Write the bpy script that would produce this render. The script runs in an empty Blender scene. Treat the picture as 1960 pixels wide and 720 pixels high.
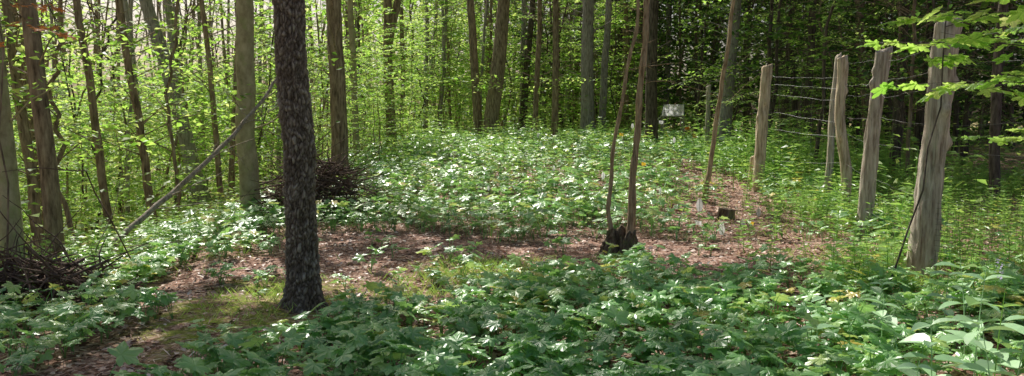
import bpy, math, numpy as np
from mathutils import noise as mn, Vector
scene=bpy.context.scene
FP=1509.0
EYE=1.5
PITCH=4.92
SUN_AZ=math.radians(-24); SUN_EL=math.radians(46)
S=np.array([math.sin(SUN_AZ)*math.cos(SUN_EL),math.cos(SUN_AZ)*math.cos(SUN_EL),math.sin(SUN_EL)])
R0=np.random.default_rng(11)

# ------------------------------------------------------------ noise / terrain
def _h(i,j,s):
    n=np.sin(i*127.1+j*311.7+s*74.7)*43758.5453
    return n-np.floor(n)
def vn(x,y,s=0):
    x=np.asarray(x,float);y=np.asarray(y,float)
    i=np.floor(x);j=np.floor(y);u=x-i;v=y-j
    u=u*u*(3-2*u);v=v*v*(3-2*v)
    return (_h(i,j,s)*(1-u)+_h(i+1,j,s)*u)*(1-v)+(_h(i,j+1,s)*(1-u)+_h(i+1,j+1,s)*u)*v
def fbm(x,y,s=0,o=3):
    a=0;t=0;w=1
    for k in range(o):
        a=a+w*vn(x*2**k,y*2**k,s+k*13);t+=w;w*=.5
    return a/t
def gz(x,y):
    x=np.asarray(x,float);y=np.asarray(y,float)
    edge=-4.7+0.05*np.clip(y-10,0,40)
    s=0.7*np.logaddexp(0,(edge-x)/0.7)
    drop=-9*(1-np.exp(-0.34*s/9))
    m=np.clip(y-13,0,60)
    rise=1.35*(1-np.exp(-m*0.085/1.35))
    k=np.clip((x-5)/5,0,1);rise=rise*(1-0.5*k*k*(3-2*k))
    bump=(fbm(x*.8,y*.8,3)-.5)*.14+(fbm(x*3,y*3,5)-.5)*.05
    far=np.clip((np.hypot(x,y)-120)/200,0,1)
    return drop+rise+bump*(1-far)
CAMZ=EYE
def wx(px,d): return (px-980)/FP*d

# ------------------------------------------------------------ mesh builder
class B:
    def __init__(s): s.V=[];s.F=[];s.T=[];s.M=[];s.n=0;s.S=[]
    def add(s,V,F,tint=.5,mat=0,smooth=False):
        V=np.asarray(V,float).reshape(-1,3)
        s.V.append(V)
        t=np.broadcast_to(np.asarray(tint,float),(len(V),)) if np.ndim(tint)==0 else np.asarray(tint,float)
        s.T.append(t)
        if not isinstance(F,(list,tuple)): F=[F]
        for f in F:
            f=np.asarray(f,int)
            if len(f)==0: continue
            s.F.append(f+s.n);s.M.append(np.full(len(f),mat));s.S.append(np.full(len(f),smooth))
        s.n+=len(V)
    def arr(s):
        return np.concatenate(s.V),s.F,np.concatenate(s.T)
    def mesh(s,name,mats):
        V=np.concatenate(s.V);T=np.concatenate(s.T)
        me=bpy.data.meshes.new(name)
        cnt=np.concatenate([np.full(len(f),f.shape[1]) for f in s.F])
        loops=np.concatenate([f.ravel() for f in s.F])
        st=np.concatenate([[0],np.cumsum(cnt)[:-1]])
        me.vertices.add(len(V));me.vertices.foreach_set('co',V.astype(np.float32).ravel())
        me.loops.add(len(loops));me.loops.foreach_set('vertex_index',loops.astype(np.int32))
        me.polygons.add(len(cnt));me.polygons.foreach_set('loop_start',st.astype(np.int32))
        me.polygons.foreach_set('loop_total',cnt.astype(np.int32))
        me.polygons.foreach_set('material_index',np.concatenate(s.M).astype(np.int32))
        me.polygons.foreach_set('use_smooth',np.concatenate(s.S).astype(bool))
        a=me.attributes.new('tint','FLOAT','POINT');a.data.foreach_set('value',T.astype(np.float32))
        me.update(calc_edges=True)
        for m in mats: me.materials.append(m)
        return me
def obj(name,me,loc=(0,0,0),parent=None):
    o=bpy.data.objects.new(name,me);scene.collection.objects.link(o);o.location=loc
    if parent is not None: o.parent=parent
    return o
def tag(o,label=None,cat=None,group=None,kind=None):
    if label:o['label']=label
    if cat:o['category']=cat
    if group:o['group']=group
    if kind:o['kind']=kind
    return o

def tube(P,R,n=8,cap=True,rad=None):
    P=np.asarray(P,float);k=len(P);R=np.broadcast_to(np.asarray(R,float),(k,))
    T=np.gradient(P,axis=0);T/=np.linalg.norm(T,axis=1)[:,None]+1e-9
    a=np.array([1.,0,0]) if abs(T[0][0])<.8 else np.array([0,1.,0])
    u=a-T[0]*a.dot(T[0]);u/=np.linalg.norm(u)
    U=[]
    for i in range(k):
        u=u-T[i]*u.dot(T[i]);u=u/(np.linalg.norm(u)+1e-9);U.append(u)
    U=np.array(U);W=np.cross(T,U)
    th=np.arange(n)/n*2*np.pi
    rr=R[:,None]*(np.ones((k,n)) if rad is None else rad)
    V=P[:,None,:]+rr[:,:,None]*(np.cos(th)[None,:,None]*U[:,None,:]+np.sin(th)[None,:,None]*W[:,None,:])
    V=V.reshape(-1,3)
    i=np.arange(k-1)[:,None]*n;j=np.arange(n)[None,:];j2=(j+1)%n
    F=np.stack([i+j,i+j2,i+n+j2,i+n+j],-1).reshape(-1,4)
    Fs=[F]
    if cap:
        V=np.vstack([V,P[-1:]+T[-1:]*R[-1]*.15]);c=len(V)-1
        jj=np.arange(n);b=(k-1)*n
        Fs.append(np.stack([b+jj,b+(jj+1)%n,np.full(n,c)],-1))
    return V,Fs

rhomb=(np.array([(0,0,0),(.34,.42,.07),(0,1,-.1),(-.34,.42,.07)]),[np.array([(0,1,2),(0,2,3)])])
narrow=(np.array([(0,0,0),(.11,.42,.02),(0,1,-.12),(-.11,.42,.02)]),[np.array([(0,1,2),(0,2,3)])])
needle=(np.array([(0,0,0),(.1,.5,0),(0,1,-.05),(-.1,.5,0)]),[np.array([(0,1,2),(0,2,3)])])
_ov=[];sy=[0,.14,.35,.6,.82,1];wd=[0,.17,.27,.25,.14,0]
for y_,w_ in zip(sy,wd): _ov+= [(-w_,y_,.0+w_*.35-.22*y_*y_),(0,y_,-.22*y_*y_),(w_,y_,w_*.35-.22*y_*y_)]
_of=[]
for i in range(5):
    a=i*3;_of+=[(a,a+1,a+4,a+3),(a+1,a+2,a+5,a+4)]
ovate=(np.array(_ov),[np.array(_of)])
def palmate(hi,seed=0,deep=.6,droop=.16):
    r=np.random.default_rng(seed)
    lob=[(-118,.7),(-58,.92),(0,1.0),(58,.92),(118,.7)]
    pts=[(180,.2,-1)]
    for i,(a,l) in enumerate(lob):
        l*=r.uniform(.9,1.08)
        if hi:
            pts+= [(a-23,l*.72,0),(a-15,l*.78,.3),(a-11,l*.92,.4),(a,l*1.04,1),(a+11,l*.92,.4),(a+15,l*.78,.3),(a+23,l*.72,0)]
        else:
            pts+= [(a-18,l*.76,0),(a,l,1),(a+18,l*.76,0)]
        if i<4:
            pts.append((a+29.5,deep*r.uniform(.9,1.15),-1))
    ang=np.radians([p[0] for p in pts]);rr=np.array([p[1] for p in pts]);ri=np.array([p[2] for p in pts],float)
    def ring(f,zz):
        x=np.sin(ang)*rr*f;y=np.cos(ang)*rr*f
        z=-droop*(rr*f)**2+zz*ri
        return np.stack([x,y,z],1)
    n=len(pts)
    if hi:
        V=np.vstack([[(0,0,0)],ring(.55,.05),ring(1,.06)])
        V[1+n:,2]+=r.normal(0,.035,n)
        j=np.arange(n);j2=(j+1)%n
        return V,[np.stack([np.zeros(n,int),1+j2,1+j],-1),np.stack([1+j,1+j2,1+n+j2,1+n+j],-1)]
    V=np.vstack([[(0,0,0)],ring(1,.06)]);j=np.arange(n);j2=(j+1)%n
    return V,[np.stack([np.zeros(n,int),1+j2,1+j],-1)]
palH=[palmate(True,i,[.6,.55,.66,.58,.7][i],[.16,.3,.1,.22,.16][i]) for i in range(5)]
palL=[palmate(False,i) for i in range(3)]
mapleH=palmate(True,9,.4,.2)

def unit(a): return a/(np.linalg.norm(a,axis=-1,keepdims=True)+1e-9)
def scat(b,tm,P,D,U,Sc,T,mat=0):
    P=np.asarray(P,float)
    if len(P)==0:return
    Y=unit(np.asarray(D,float));X=unit(np.cross(Y,np.asarray(U,float)));Z=np.cross(X,Y)
    M=np.stack([X,Y,Z],-1)
    tV,tF=tm[0],tm[1]
    V=P[:,None,:]+np.asarray(Sc,float)[:,None,None]*np.einsum('nij,kj->nki',M,tV)
    k=len(tV);off=(np.arange(len(P))*k)[:,None,None]
    Fs=[(f[None]+off).reshape(-1,f.shape[1]) for f in tF]
    tt=np.repeat(np.asarray(T,float),k)
    if len(tm)>2: tt=np.clip(tt+np.tile(tm[2],len(P))-.5,0,1)
    b.add(V.reshape(-1,3),Fs,tt,mat)

# ------------------------------------------------------------ materials
def nt(name):
    m=bpy.data.materials.new(name);m.use_nodes=True
    t=m.node_tree;t.nodes.clear();return m,t
def ramp(t,fac,stops):
    r=t.nodes.new('ShaderNodeValToRGB');e=r.color_ramp.elements
    while len(e)<len(stops): e.new(.5)
    for el,(p,c) in zip(e,stops): el.position=p;el.color=(*c,1)
    t.links.new(fac,r.inputs[0]);return r.outputs[0]
def nz(t,vec,scale,detail=4,rough=.6):
    n=t.nodes.new('ShaderNodeTexNoise');n.inputs['Scale'].default_value=scale;n.inputs['Detail'].default_value=detail
    n.inputs['Roughness'].default_value=rough;t.links.new(vec,n.inputs['Vector']);return n.outputs['Fac']
def mixc(t,f,a,b,mode='MIX'):
    m=t.nodes.new('ShaderNodeMix');m.data_type='RGBA';m.blend_type=mode
    for v,i in ((f,0),(a,6),(b,7)):
        if isinstance(v,(int,float)): m.inputs[i].default_value=v
        elif isinstance(v,tuple): m.inputs[i].default_value=(*v,1)
        else: t.links.new(v,m.inputs[i])
    return m.outputs[2]
def bump(t,h,dist=.01,strength=.6):
    b=t.nodes.new('ShaderNodeBump');b.inputs['Distance'].default_value=dist;b.inputs['Strength'].default_value=strength
    t.links.new(h,b.inputs['Height']);return b.outputs[0]
def princ(t,col,rough=.7,nrm=None,spec=.3):
    p=t.nodes.new('ShaderNodeBsdfPrincipled');p.inputs['Roughness'].default_value=rough
    p.inputs['Specular IOR Level'].default_value=spec
    if isinstance(col,tuple): p.inputs['Base Color'].default_value=(*col,1)
    else: t.links.new(col,p.inputs['Base Color'])
    if nrm: t.links.new(nrm,p.inputs['Normal'])
    return p
def out(t,sh):
    o=t.nodes.new('ShaderNodeOutputMaterial');t.links.new(sh,o.inputs[0])
def coords(t,which='Object',scale=(1,1,1)):
    c=t.nodes.new('ShaderNodeTexCoord');m=t.nodes.new('ShaderNodeMapping');m.inputs['Scale'].default_value=scale
    t.links.new(c.outputs[which],m.inputs[0]);return m.outputs[0]
def posn(t):
    g=t.nodes.new('ShaderNodeNewGeometry');return g.outputs['Position']
def tintn(t):
    a=t.nodes.new('ShaderNodeAttribute');a.attribute_name='tint';return a.outputs['Fac']
def leafmat(name,stops,tstops,mix=.45,rough=.42,spec=.45):
    m,t=nt(name);ti=tintn(t)
    n=nz(t,posn(t),1.7,2)
    ma=t.nodes.new('ShaderNodeMath');ma.operation='MULTIPLY_ADD';t.links.new(n,ma.inputs[0]);ma.inputs[1].default_value=.6
    ad=t.nodes.new('ShaderNodeMath');ad.operation='SUBTRACT';t.links.new(ti,ad.inputs[0]);ad.inputs[1].default_value=.3
    t.links.new(ad.outputs[0],ma.inputs[2])
    f=ma.outputs[0]
    c=ramp(t,f,stops)
    p=princ(t,c,rough,None,spec)
    tr=t.nodes.new('ShaderNodeBsdfTranslucent');t.links.new(ramp(t,f,tstops),tr.inputs[0])
    mx=t.nodes.new('ShaderNodeMixShader');mx.inputs[0].default_value=mix
    t.links.new(p.outputs[0],mx.inputs[1]);t.links.new(tr.outputs[0],mx.inputs[2]);out(t,mx.outputs[0]);return m
M_seal=leafmat('goldenseal_leaf',[(.0,(.12,.27,.1)),(.45,(.24,.48,.18)),(.8,(.38,.66,.25)),(.97,(.54,.7,.22)),(1,(.7,.56,.12))],
   [(.0,(.28,.58,.12)),(.6,(.52,.88,.24)),(1,(.8,.86,.24))],.33,.34,1.0)
M_herb=leafmat('herb_leaf',[(.0,(.14,.26,.06)),(.5,(.27,.47,.12)),(.85,(.4,.6,.16)),(1,(.65,.5,.1))],
   [(.0,(.32,.6,.1)),(.6,(.58,.88,.18)),(1,(.8,.7,.14))],.42,.4,.6)
M_broad=leafmat('broad_glossy_leaf',[(.0,(.3,.52,.28)),(.5,(.46,.7,.4)),(1,(.6,.82,.5))],
   [(.0,(.4,.65,.2)),(1,(.6,.85,.3))],.2,.38,1.0)
M_bright=leafmat('broadleaf_foliage',[(.0,(.09,.18,.03)),(.5,(.19,.33,.06)),(1,(.34,.47,.1))],
   [(.0,(.34,.68,.08)),(.5,(.6,.93,.15)),(1,(.92,1.0,.34))],.6,.45,.4)
M_canopy=leafmat('canopy_foliage',[(.0,(.07,.14,.025)),(.5,(.13,.24,.04)),(1,(.2,.3,.06))],
   [(.0,(.2,.4,.05)),(.5,(.38,.62,.08)),(1,(.55,.72,.14))],.4,.5,.3)
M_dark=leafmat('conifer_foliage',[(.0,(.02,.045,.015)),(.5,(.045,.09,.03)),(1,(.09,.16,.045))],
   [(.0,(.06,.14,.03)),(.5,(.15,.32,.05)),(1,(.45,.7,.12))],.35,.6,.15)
M_shrub=leafmat('undergrowth_leaf',[(.0,(.08,.15,.04)),(.5,(.17,.3,.09)),(1,(.3,.43,.13))],
   [(.0,(.28,.52,.1)),(.5,(.52,.8,.15)),(1,(.75,.9,.22))],.48,.5,.3)

def barkmat(name,c1,c2,c3,zs=.25,sc=22,bd=.012,moss=None):
    m,t=nt(name)
    v=coords(t,'Object',(1,1,zs))
    n1=nz(t,v,sc,6,.65);n2=nz(t,coords(t,'Object',(1,1,.6)),3.0,3)
    c=ramp(t,n1,[(.32,c1),(.52,c2),(.72,c3)])
    c=mixc(t,.5,c,ramp(t,n2,[(.3,(.55,.55,.55)),(.7,(1,1,1))]),'MULTIPLY')
    if moss:
        n3=nz(t,coords(t,'Object',(1,1,.7)),6,4)
        c=mixc(t,ramp(t,n3,[(.52,(0,0,0)),(.68,(.7,.7,.7))]),c,moss)
    p=princ(t,c,.88,bump(t,n1,bd,1.0),.15);out(t,p.outputs[0]);return m
M_bark_brown=barkmat('brown_bark',(.1,.07,.05),(.34,.255,.175),(.55,.44,.32),.2,20)
M_bark_olive=barkmat('smooth_olive_bark',(.29,.25,.14),(.48,.42,.26),(.63,.56,.37),.6,9,.004,(.35,.39,.16))
M_bark_grey=barkmat('grey_bark',(.18,.16,.145),(.42,.38,.34),(.6,.56,.5),.2,24)
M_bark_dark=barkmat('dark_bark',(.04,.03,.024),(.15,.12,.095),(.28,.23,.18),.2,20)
M_stem=barkmat('flaky_stem_bark',(.16,.1,.055),(.48,.35,.22),(.7,.54,.36),.12,40,.008)
M_stick=barkmat('dead_stick_wood',(.07,.045,.034),(.2,.135,.105),(.38,.3,.245),.5,15)
M_branch=barkmat('bare_dead_wood',(.2,.16,.12),(.44,.37,.28),(.6,.53,.43),.5,25)
M_post=barkmat('weathered_post_wood',(.26,.195,.145),(.63,.54,.44),(.9,.82,.7),.1,30,.014)
M_post2=barkmat('tan_post_wood',(.3,.21,.135),(.72,.58,.42),(.92,.81,.63),.1,30,.014)
M_stump=barkmat('rotten_stump_wood',(.05,.034,.024),(.17,.13,.09),(.36,.3,.21),.2,26,.02,(.2,.26,.08))
m,t=nt('plated_pine_bark');ti=tintn(t)
n1=nz(t,coords(t,'Object',(1,1,.4)),80,6,.7);n2=nz(t,coords(t,'Object',(1,1,.3)),14,4)
c=ramp(t,ti,[(0,(.08,.06,.045)),(.3,(.26,.21,.17)),(.62,(.5,.43,.36)),(1,(.74,.67,.59))])
c=mixc(t,.8,c,ramp(t,n1,[(.3,(.45,.42,.39)),(.7,(1.1,1.08,1.05))]),'MULTIPLY')
c=mixc(t,.3,c,ramp(t,n2,[(.35,(.6,.56,.5)),(.65,(1.05,1.1,1.0))]),'MULTIPLY')
out(t,princ(t,c,.9,bump(t,n1,.01,1),.12).outputs[0]);M_pine=m
m,t=nt('leaf_litter_soil');P_=posn(t)
vo=t.nodes.new('ShaderNodeTexVoronoi');vo.inputs['Scale'].default_value=34;vo.inputs['Randomness'].default_value=1
mp=t.nodes.new('ShaderNodeMapping');mp.inputs['Scale'].default_value=(1,1,.3);t.links.new(P_,mp.inputs[0])
dn=t.nodes.new('ShaderNodeTexNoise');dn.inputs['Scale'].default_value=14;t.links.new(mp.outputs[0],dn.inputs['Vector'])
vm=t.nodes.new('ShaderNodeVectorMath');vm.operation='MULTIPLY_ADD';t.links.new(dn.outputs['Color'],vm.inputs[0]);vm.inputs[1].default_value=(.12,.12,.12);t.links.new(mp.outputs[0],vm.inputs[2])
t.links.new(vm.outputs[0],vo.inputs['Vector'])
sx=t.nodes.new('ShaderNodeSeparateColor');t.links.new(vo.outputs['Color'],sx.inputs[0])
c=ramp(t,sx.outputs[0],[(0,(.09,.046,.032)),(.4,(.36,.2,.145)),(.75,(.64,.42,.34)),(1,(.88,.71,.62))])
c=mixc(t,.85,c,ramp(t,nz(t,P_,5,5),[(.3,(.4,.38,.36)),(.7,(1.15,1.1,1.05))]),'MULTIPLY')
c2=ramp(t,nz(t,P_,30,4),[(.3,(.1,.14,.02)),(.7,(.42,.48,.07))])
a=t.nodes.new('ShaderNodeAttribute');a.attribute_name='tint'
mf=t.nodes.new('ShaderNodeMath');mf.operation='MULTIPLY';t.links.new(a.outputs['Fac'],mf.inputs[0]);t.links.new(ramp(t,nz(t,P_,6,4),[(.38,(0,0,0)),(.6,(1,1,1))]),mf.inputs[1])
c=mixc(t,mf.outputs[0],c,c2)
out(t,princ(t,c,.9,bump(t,vo.outputs['Distance'],.02,.9),.15).outputs[0]);M_ground=m
m,t=nt('dry_leaf_litter');ti=tintn(t)
c=ramp(t,ti,[(0,(.13,.062,.042)),(.4,(.44,.25,.18)),(.75,(.75,.53,.43)),(1,(.94,.81,.72))])
out(t,princ(t,c,.5,None,.5).outputs[0]);M_litter=m
def plain(name,col,rough=.5,metal=0,trans=0):
    m,t=nt(name);n=nz(t,coords(t),25,3)
    c=mixc(t,.3,col,ramp(t,n,[(.3,tuple(x*.6 for x in col)),(.7,col)]))
    p=princ(t,c,rough);p.inputs['Metallic'].default_value=metal
    if trans:
        tr=t.nodes.new('ShaderNodeBsdfTranslucent');tr.inputs[0].default_value=(*col,1)
        mx=t.nodes.new('ShaderNodeMixShader');mx.inputs[0].default_value=trans
        t.links.new(p.outputs[0],mx.inputs[1]);t.links.new(tr.outputs[0],mx.inputs[2]);out(t,mx.outputs[0])
    else: out(t,p.outputs[0])
    return m
M_wire=plain('galvanised_wire',(.26,.26,.26),.5,.3)
M_green=plain('dark_plastic_mesh',(.05,.06,.055),.5)
M_white=plain('white_plastic',(.9,.9,.9),.4,0,.4)
M_tank=plain('milky_crate_plastic',(.98,.98,.98),.5,0,.55)
M_yellow=plain('yellow_plastic',(.85,.55,.05),.4,0,.4)
M_orange=plain('orange_plastic',(.9,.3,.05),.4,0,.4)
M_petal=plain('pale_purple_petal',(.6,.52,.75),.5,0,.3)
M_orleaf=plain('orange_dying_leaf',(.75,.3,.1),.5,0,.5)

# ------------------------------------------------------------ cover masks
def ell(x,y,e):
    cx,cy,rx,ry=e[:4];return ((x-cx)/rx)**2+((y-cy)/ry)**2
LIT=[(1.6,8.6,2.2,1.55),(-1.4,7.6,1.25,1.5),(-2.5,7.5,.75,1.9),(-2.0,9.8,1.7,.5),(4.05,15.5,.55,3.3),(3.2,11.2,.95,2.3),(.0,9.2,1.3,.55),(-1.62,5.9,.35,.65),(3.6,7.1,.5,.6),(-2.2,5.3,.55,1.8)]
def cover(x,y):
    x=np.asarray(x,float);y=np.asarray(y,float)
    c=np.full(x.shape,.95)
    w=(fbm(x*1.5,y*1.5,21)-.5)*1.3
    for e in LIT:
        q=ell(x,y,e)+w
        c=np.minimum(c,np.clip((q-.85)/.4,0.0,1))
    c=np.maximum(c,np.where((fbm(x*1.8,y*1.8,66)>.62)&(y<13)&(y>6.5),.35,0.04))
    c=np.where((y<7.2)&(x<-1.9),c*np.clip(.35+1.1*(fbm(x*1.2,y*1.2,8)-.3),.2,.85),c)
    c=c*np.where((y>8.5)&(fbm(x*.9,y*.9,31)<.38),.3,1)
    c=c*np.where((y<8)&(fbm(x*2.2,y*2.2,37)<.34),.3,1)
    c=np.where((x>2.7)&(y>6.6)&(y<14),c*.3,c)
    return c
SUNNY=[(-.9,7.6,1.1,.8),(2.5,9.0,1.6,1.0),(1.5,5.3,1.0,.5),(-4.0,10,1.5,3.8),(-3.1,8.3,.8,.6),(1.2,20,6.0,8.2),(2.4,3.9,1.2,1.1),(4.1,16,1.4,3.6),(3.7,7.4,1.0,.9),(.4,12.1,3.4,1.0),(-.5,5.5,.55,.3),(2.6,5.9,.9,.5),(-3.3,12.6,1.2,1.5),(.1,6.8,1.4,.35),(4.6,10.2,1.0,1.0),(-1.6,5.0,.4,.25),(5.3,12.9,1.2,1.0),(-2.2,6.8,.5,.5),(.4,4.2,.35,.2),(-3.0,4.9,.35,.25)]
def keepleaf(P,r):  # drops crown leaves by where their shadow lands, shaping the sun patches
    k=(P[:,2]-.2)/S[2];gx=P[:,0]-S[0]*k;gy=P[:,1]-S[1]*k
    w=(fbm(gx*2.2,gy*2.2,77)-.5)*1.1
    lit=np.zeros(len(P))
    for e in SUNNY: lit=np.maximum(lit,np.where(ell(gx,gy,e)+w<1,1.,0))
    sp=fbm(gx*2.6,gy*2.6,99,2)
    lit=np.maximum(lit,np.where(sp>.66,.98,0))
    lit=np.maximum(lit,np.where((gx<-5.0)&(fbm(gx*.5,gy*.5,55)>.28),.95,0))
    lit=np.where(gx>6.5,np.minimum(lit,.5),lit)
    lit=np.maximum(lit,np.where(ell(gx,gy,(6.2,29,2.4,5))<1,1.,0))
    return r.random(len(P))>lit

# ------------------------------------------------------------ ground
def axis(n,near,far):
    u=np.linspace(-1,1,n);return np.sinh(u*4.6)/np.sinh(4.6)*far
gxs=np.unique(np.concatenate([axis(90,1,420),np.linspace(-9,9,181)]))
gys=np.unique(np.concatenate([axis(90,1,420),np.linspace(2,26,200)]))
X,Y=np.meshgrid(gxs,gys);Z=gz(X,Y)
V=np.stack([X,Y,Z],-1).reshape(-1,3);nx=len(gxs);ny=len(gys)
i=np.arange(ny-1)[:,None]*nx;j=np.arange(nx-1)[None]
Fq=np.stack([i+j,i+j+1,i+nx+j+1,i+nx+j],-1).reshape(-1,4)
moss=np.clip(1.5-ell(X,Y,(-2.1,6.3,.7,1.4)),0,1);moss=np.maximum(moss,np.clip(1.2-ell(X,Y,(-.4,8,.7,.6)),0,.8))
moss=np.maximum(moss,np.clip((-X-5)/3,0,.8));moss=np.maximum(moss,np.clip((np.abs(Y)-20)/10,0,.8))
b=B();b.add(V,Fq,moss.ravel(),0,True)
tag(obj('ground',b.mesh('ground',[M_ground])),'forest floor of red-brown leaf litter with mossy patches','ground',kind='structure')

# ------------------------------------------------------------ litter
b=B();n=28000
x=R0.uniform(-5.5,6,n);y=3+R0.random(n)**1.3*17
kp=~((ell(x,y,(-2.1,6.3,.6,1.3))<1)&(R0.random(n)<.8));x=x[kp];y=y[kp];n=len(x)
P=np.stack([x,y,gz(x,y)+R0.uniform(.002,.025,n)],1)
az=R0.uniform(0,2*np.pi,n);D=np.stack([np.cos(az),np.sin(az),R0.normal(0,.3,n)],1)
U=np.stack([R0.normal(0,.4,n),R0.normal(0,.4,n),np.ones(n)],1)
scat(b,rhomb,P,D,U,R0.uniform(.025,.075,n),R0.random(n)**1.3)
n=10000;x=R0.uniform(-5,5,n);y=3+R0.random(n)*12
P=np.stack([x,y,gz(x,y)+R0.uniform(.004,.03,n)],1);az=R0.uniform(0,2*np.pi,n)
D=np.stack([np.cos(az),np.sin(az),R0.normal(0,.15,n)],1);U=np.tile([0,0,1.],(n,1))
scat(b,(needle[0]*np.array([.35,1,1]),needle[1]),P,D,U,R0.uniform(.06,.18,n),R0.random(n))
tag(obj('leaf_litter',b.mesh('leaf_litter',[M_litter])),'red-brown dry leaves and needles strewn over the soil','leaf litter',kind='stuff')

# ------------------------------------------------------------ goldenseal plants
def seal_variant(seed,hi):
    r=np.random.default_rng(seed);b=B()
    k=r.integers(3,7) if hi else r.integers(2,5)
    for i in range(k):
        a=r.uniform(0,6.28);h=r.uniform(.11,.27);o=r.uniform(.04,.15)
        top=np.array([math.cos(a)*o,math.sin(a)*o,h])
        Pn=np.array([[0,0,-.02],[top[0]*.3,top[1]*.3,h*.6],top])
        Vt,Ft=tube(Pn,[.0035,.003,.0022],4 if hi else 3,False)
        b.add(Vt,Ft,.35)
        az=a+r.normal(0,.5);tilt=r.uniform(-.4,.25)
        D=np.array([[math.cos(az),math.sin(az),tilt]]);U=np.array([[r.normal(0,.3),r.normal(0,.3),1]])
        tm=palH[r.integers(5)] if hi else palL[r.integers(3)]
        scat(b,tm,top[None],D,U,[r.uniform(.055,.098)],[r.uniform(.1,.85)])
        if hi and r.random()<.6:
            a2=a+r.uniform(1,2.5);t2=top*np.array([.4,.4,.75])+np.array([math.cos(a2)*.05,math.sin(a2)*.05,0])
            D=np.array([[math.cos(a2),math.sin(a2),-.1]])
            scat(b,tm,t2[None],D,U,[r.uniform(.04,.07)],[r.uniform(.3,.9)])
    return b
n=19000
x=R0.uniform(-6,6,n);y=R0.uniform(2.6,29,n)
vis=(np.abs(x)<.66*y+.5)&(x>-4.9+.05*np.clip(y-10,0,40))
cv=cover(x,y)
dens=np.where(y<8,1.0,.6)
kp=vis&(R0.random(n)<cv*dens)
kp&=(np.hypot(x+1.72,y-6.35)>.26)&(np.hypot(x-1.2,y-8.4)>.7)&(np.hypot(x-3.95,y-7.6)>.2)
kp&=~((x>2.0)&(y<4.2))
x=x[kp];y=y[kp];d=np.hypot(x,y)
order=np.argsort(d);x=x[order];y=y[order];d=d[order]
inview=(np.abs(x)<.65*y+.15)&(y>3.3)
sel=np.where(inview)[0][:300]
hiV=[seal_variant(100+i,True).mesh('goldenseal_plant',[M_seal]) for i in range(14)]
for q in sel:
    o=obj('goldenseal_plant',hiV[R0.integers(14)],(x[q],y[q],float(gz(x[q],y[q]))))
    o.rotation_euler=(0,0,R0.uniform(0,6.28));s_=R0.uniform(.7,1.15);o.scale=(s_,s_,s_)
    tag(o,'low green woodland herb with broad lobed palmate leaves','plant','goldenseal plants carpeting the forest floor')
rest=np.ones(len(x),bool);rest[sel]=False
b=B()
hv=[seal_variant(200+i,True).arr() for i in range(8)];lv=[seal_variant(300+i,False).arr() for i in range(8)]
def scat_v(b,lib,x,y,sc,r,tj=.15,mat=0):
    pick=r.integers(len(lib),size=len(x))
    for i,(V,F,T) in enumerate(lib):
        s_=pick==i;k=s_.sum()
        if k==0: continue
        az=r.uniform(0,6.28,k);P=np.stack([x[s_],y[s_],gz(x[s_],y[s_])],1)
        D=np.stack([np.cos(az),np.sin(az),np.zeros(k)],1);U=np.tile([0,0,1.],(k,1))
        scat(b,(V,F,T),P,D,U,sc[s_],.5+r.normal(0,tj,k),mat)
rx,ry,rd=x[rest],y[rest],d[rest]
nr=rd<9.5
scat_v(b,hv,rx[nr],ry[nr],R0.uniform(.6,1.1,nr.sum()),R0)
scat_v(b,lv,rx[~nr],ry[~nr],R0.uniform(.7,1.4,(~nr).sum()),R0,.24)
tag(obj('goldenseal_carpet',b.mesh('goldenseal_carpet',[M_seal])),'carpet of low lobed green leaves across the forest bed','ground cover',kind='stuff')

# ------------------------------------------------------------ herbs / weeds
def herb_variant(seed,H,leaf,tm,nl=9):
    r=np.random.default_rng(seed);b=B()
    lean=r.normal(0,.08,2)
    pts=np.array([[lean[0]*t*t*H,lean[1]*t*t*H,t*H] for t in np.linspace(0,1,4)])
    Vt,Ft=tube(pts,[.004,.0035,.003,.0015],3,False);b.add(Vt,Ft,.4)
    P=[];D=[];U=[];Sc=[]
    for i in range(nl):
        t_=.2+.8*(i+.5)/nl;c=np.array([lean[0]*t_*t_*H,lean[1]*t_*t_*H,t_*H])
        for s_ in (0,math.pi):
            a=i*1.57+s_+r.normal(0,.3)
            P.append(c);D.append([math.cos(a),math.sin(a),r.uniform(-.1,.5)]);U.append([r.normal(0,.2),r.normal(0,.2),1]);Sc.append(leaf*r.uniform(.6,1.1)*(1.1-.4*t_))
    scat(b,tm,P,D,U,Sc,r.uniform(.25,.7,len(P)))
    return b
hlib=[herb_variant(400+i,R0.uniform(.3,.55),.13,rhomb if i%2 else narrow,7).arr() for i in range(6)]
b=B()
n=4200
x=R0.uniform(2.5,11,n);y=R0.uniform(6.3,24,n)
kp=(np.abs(x)<.68*y+.5)&((fbm(x*.8,y*.8,41)>.38)|(x>4.6))&(ell(x,y,LIT[4])>1)&((ell(x,y,LIT[8])>1)|(R0.random(n)<.4))
kp&=~((y>13)&(x<4.5))&~((x<3.9-.05*(y-8))&(y>7.6)&(y<14)&(R0.random(n)<.88))
x=x[kp];y=y[kp]
scat_v(b,hlib,x,y,R0.uniform(.4,1.2,len(x)),R0)
n=800;x=R0.uniform(-3.6,4,n);y=R0.uniform(11.5,28,n);kp=~((x>2.4)&(y<13.5));x=x[kp];y=y[kp];scat_v(b,hlib,x,y,R0.uniform(.5,1.3,len(x))*(.7+.025*y),R0)
n=300;x=R0.normal(6.3,1.0,n);y=R0.normal(17.5,2,n);scat_v(b,hlib,x,y,R0.uniform(1.1,2.2,n),R0)
for cx,cy in ((4.0,7.6),(4.6,10.5),(5.4,13.1),(4.75,15.2),(5.2,6.6)):
    n=18;x=R0.normal(cx+.2,.28,n);y=R0.normal(cy+.1,.25,n);scat_v(b,hlib,x,y,R0.uniform(.4,1.1,n),R0)
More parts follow.
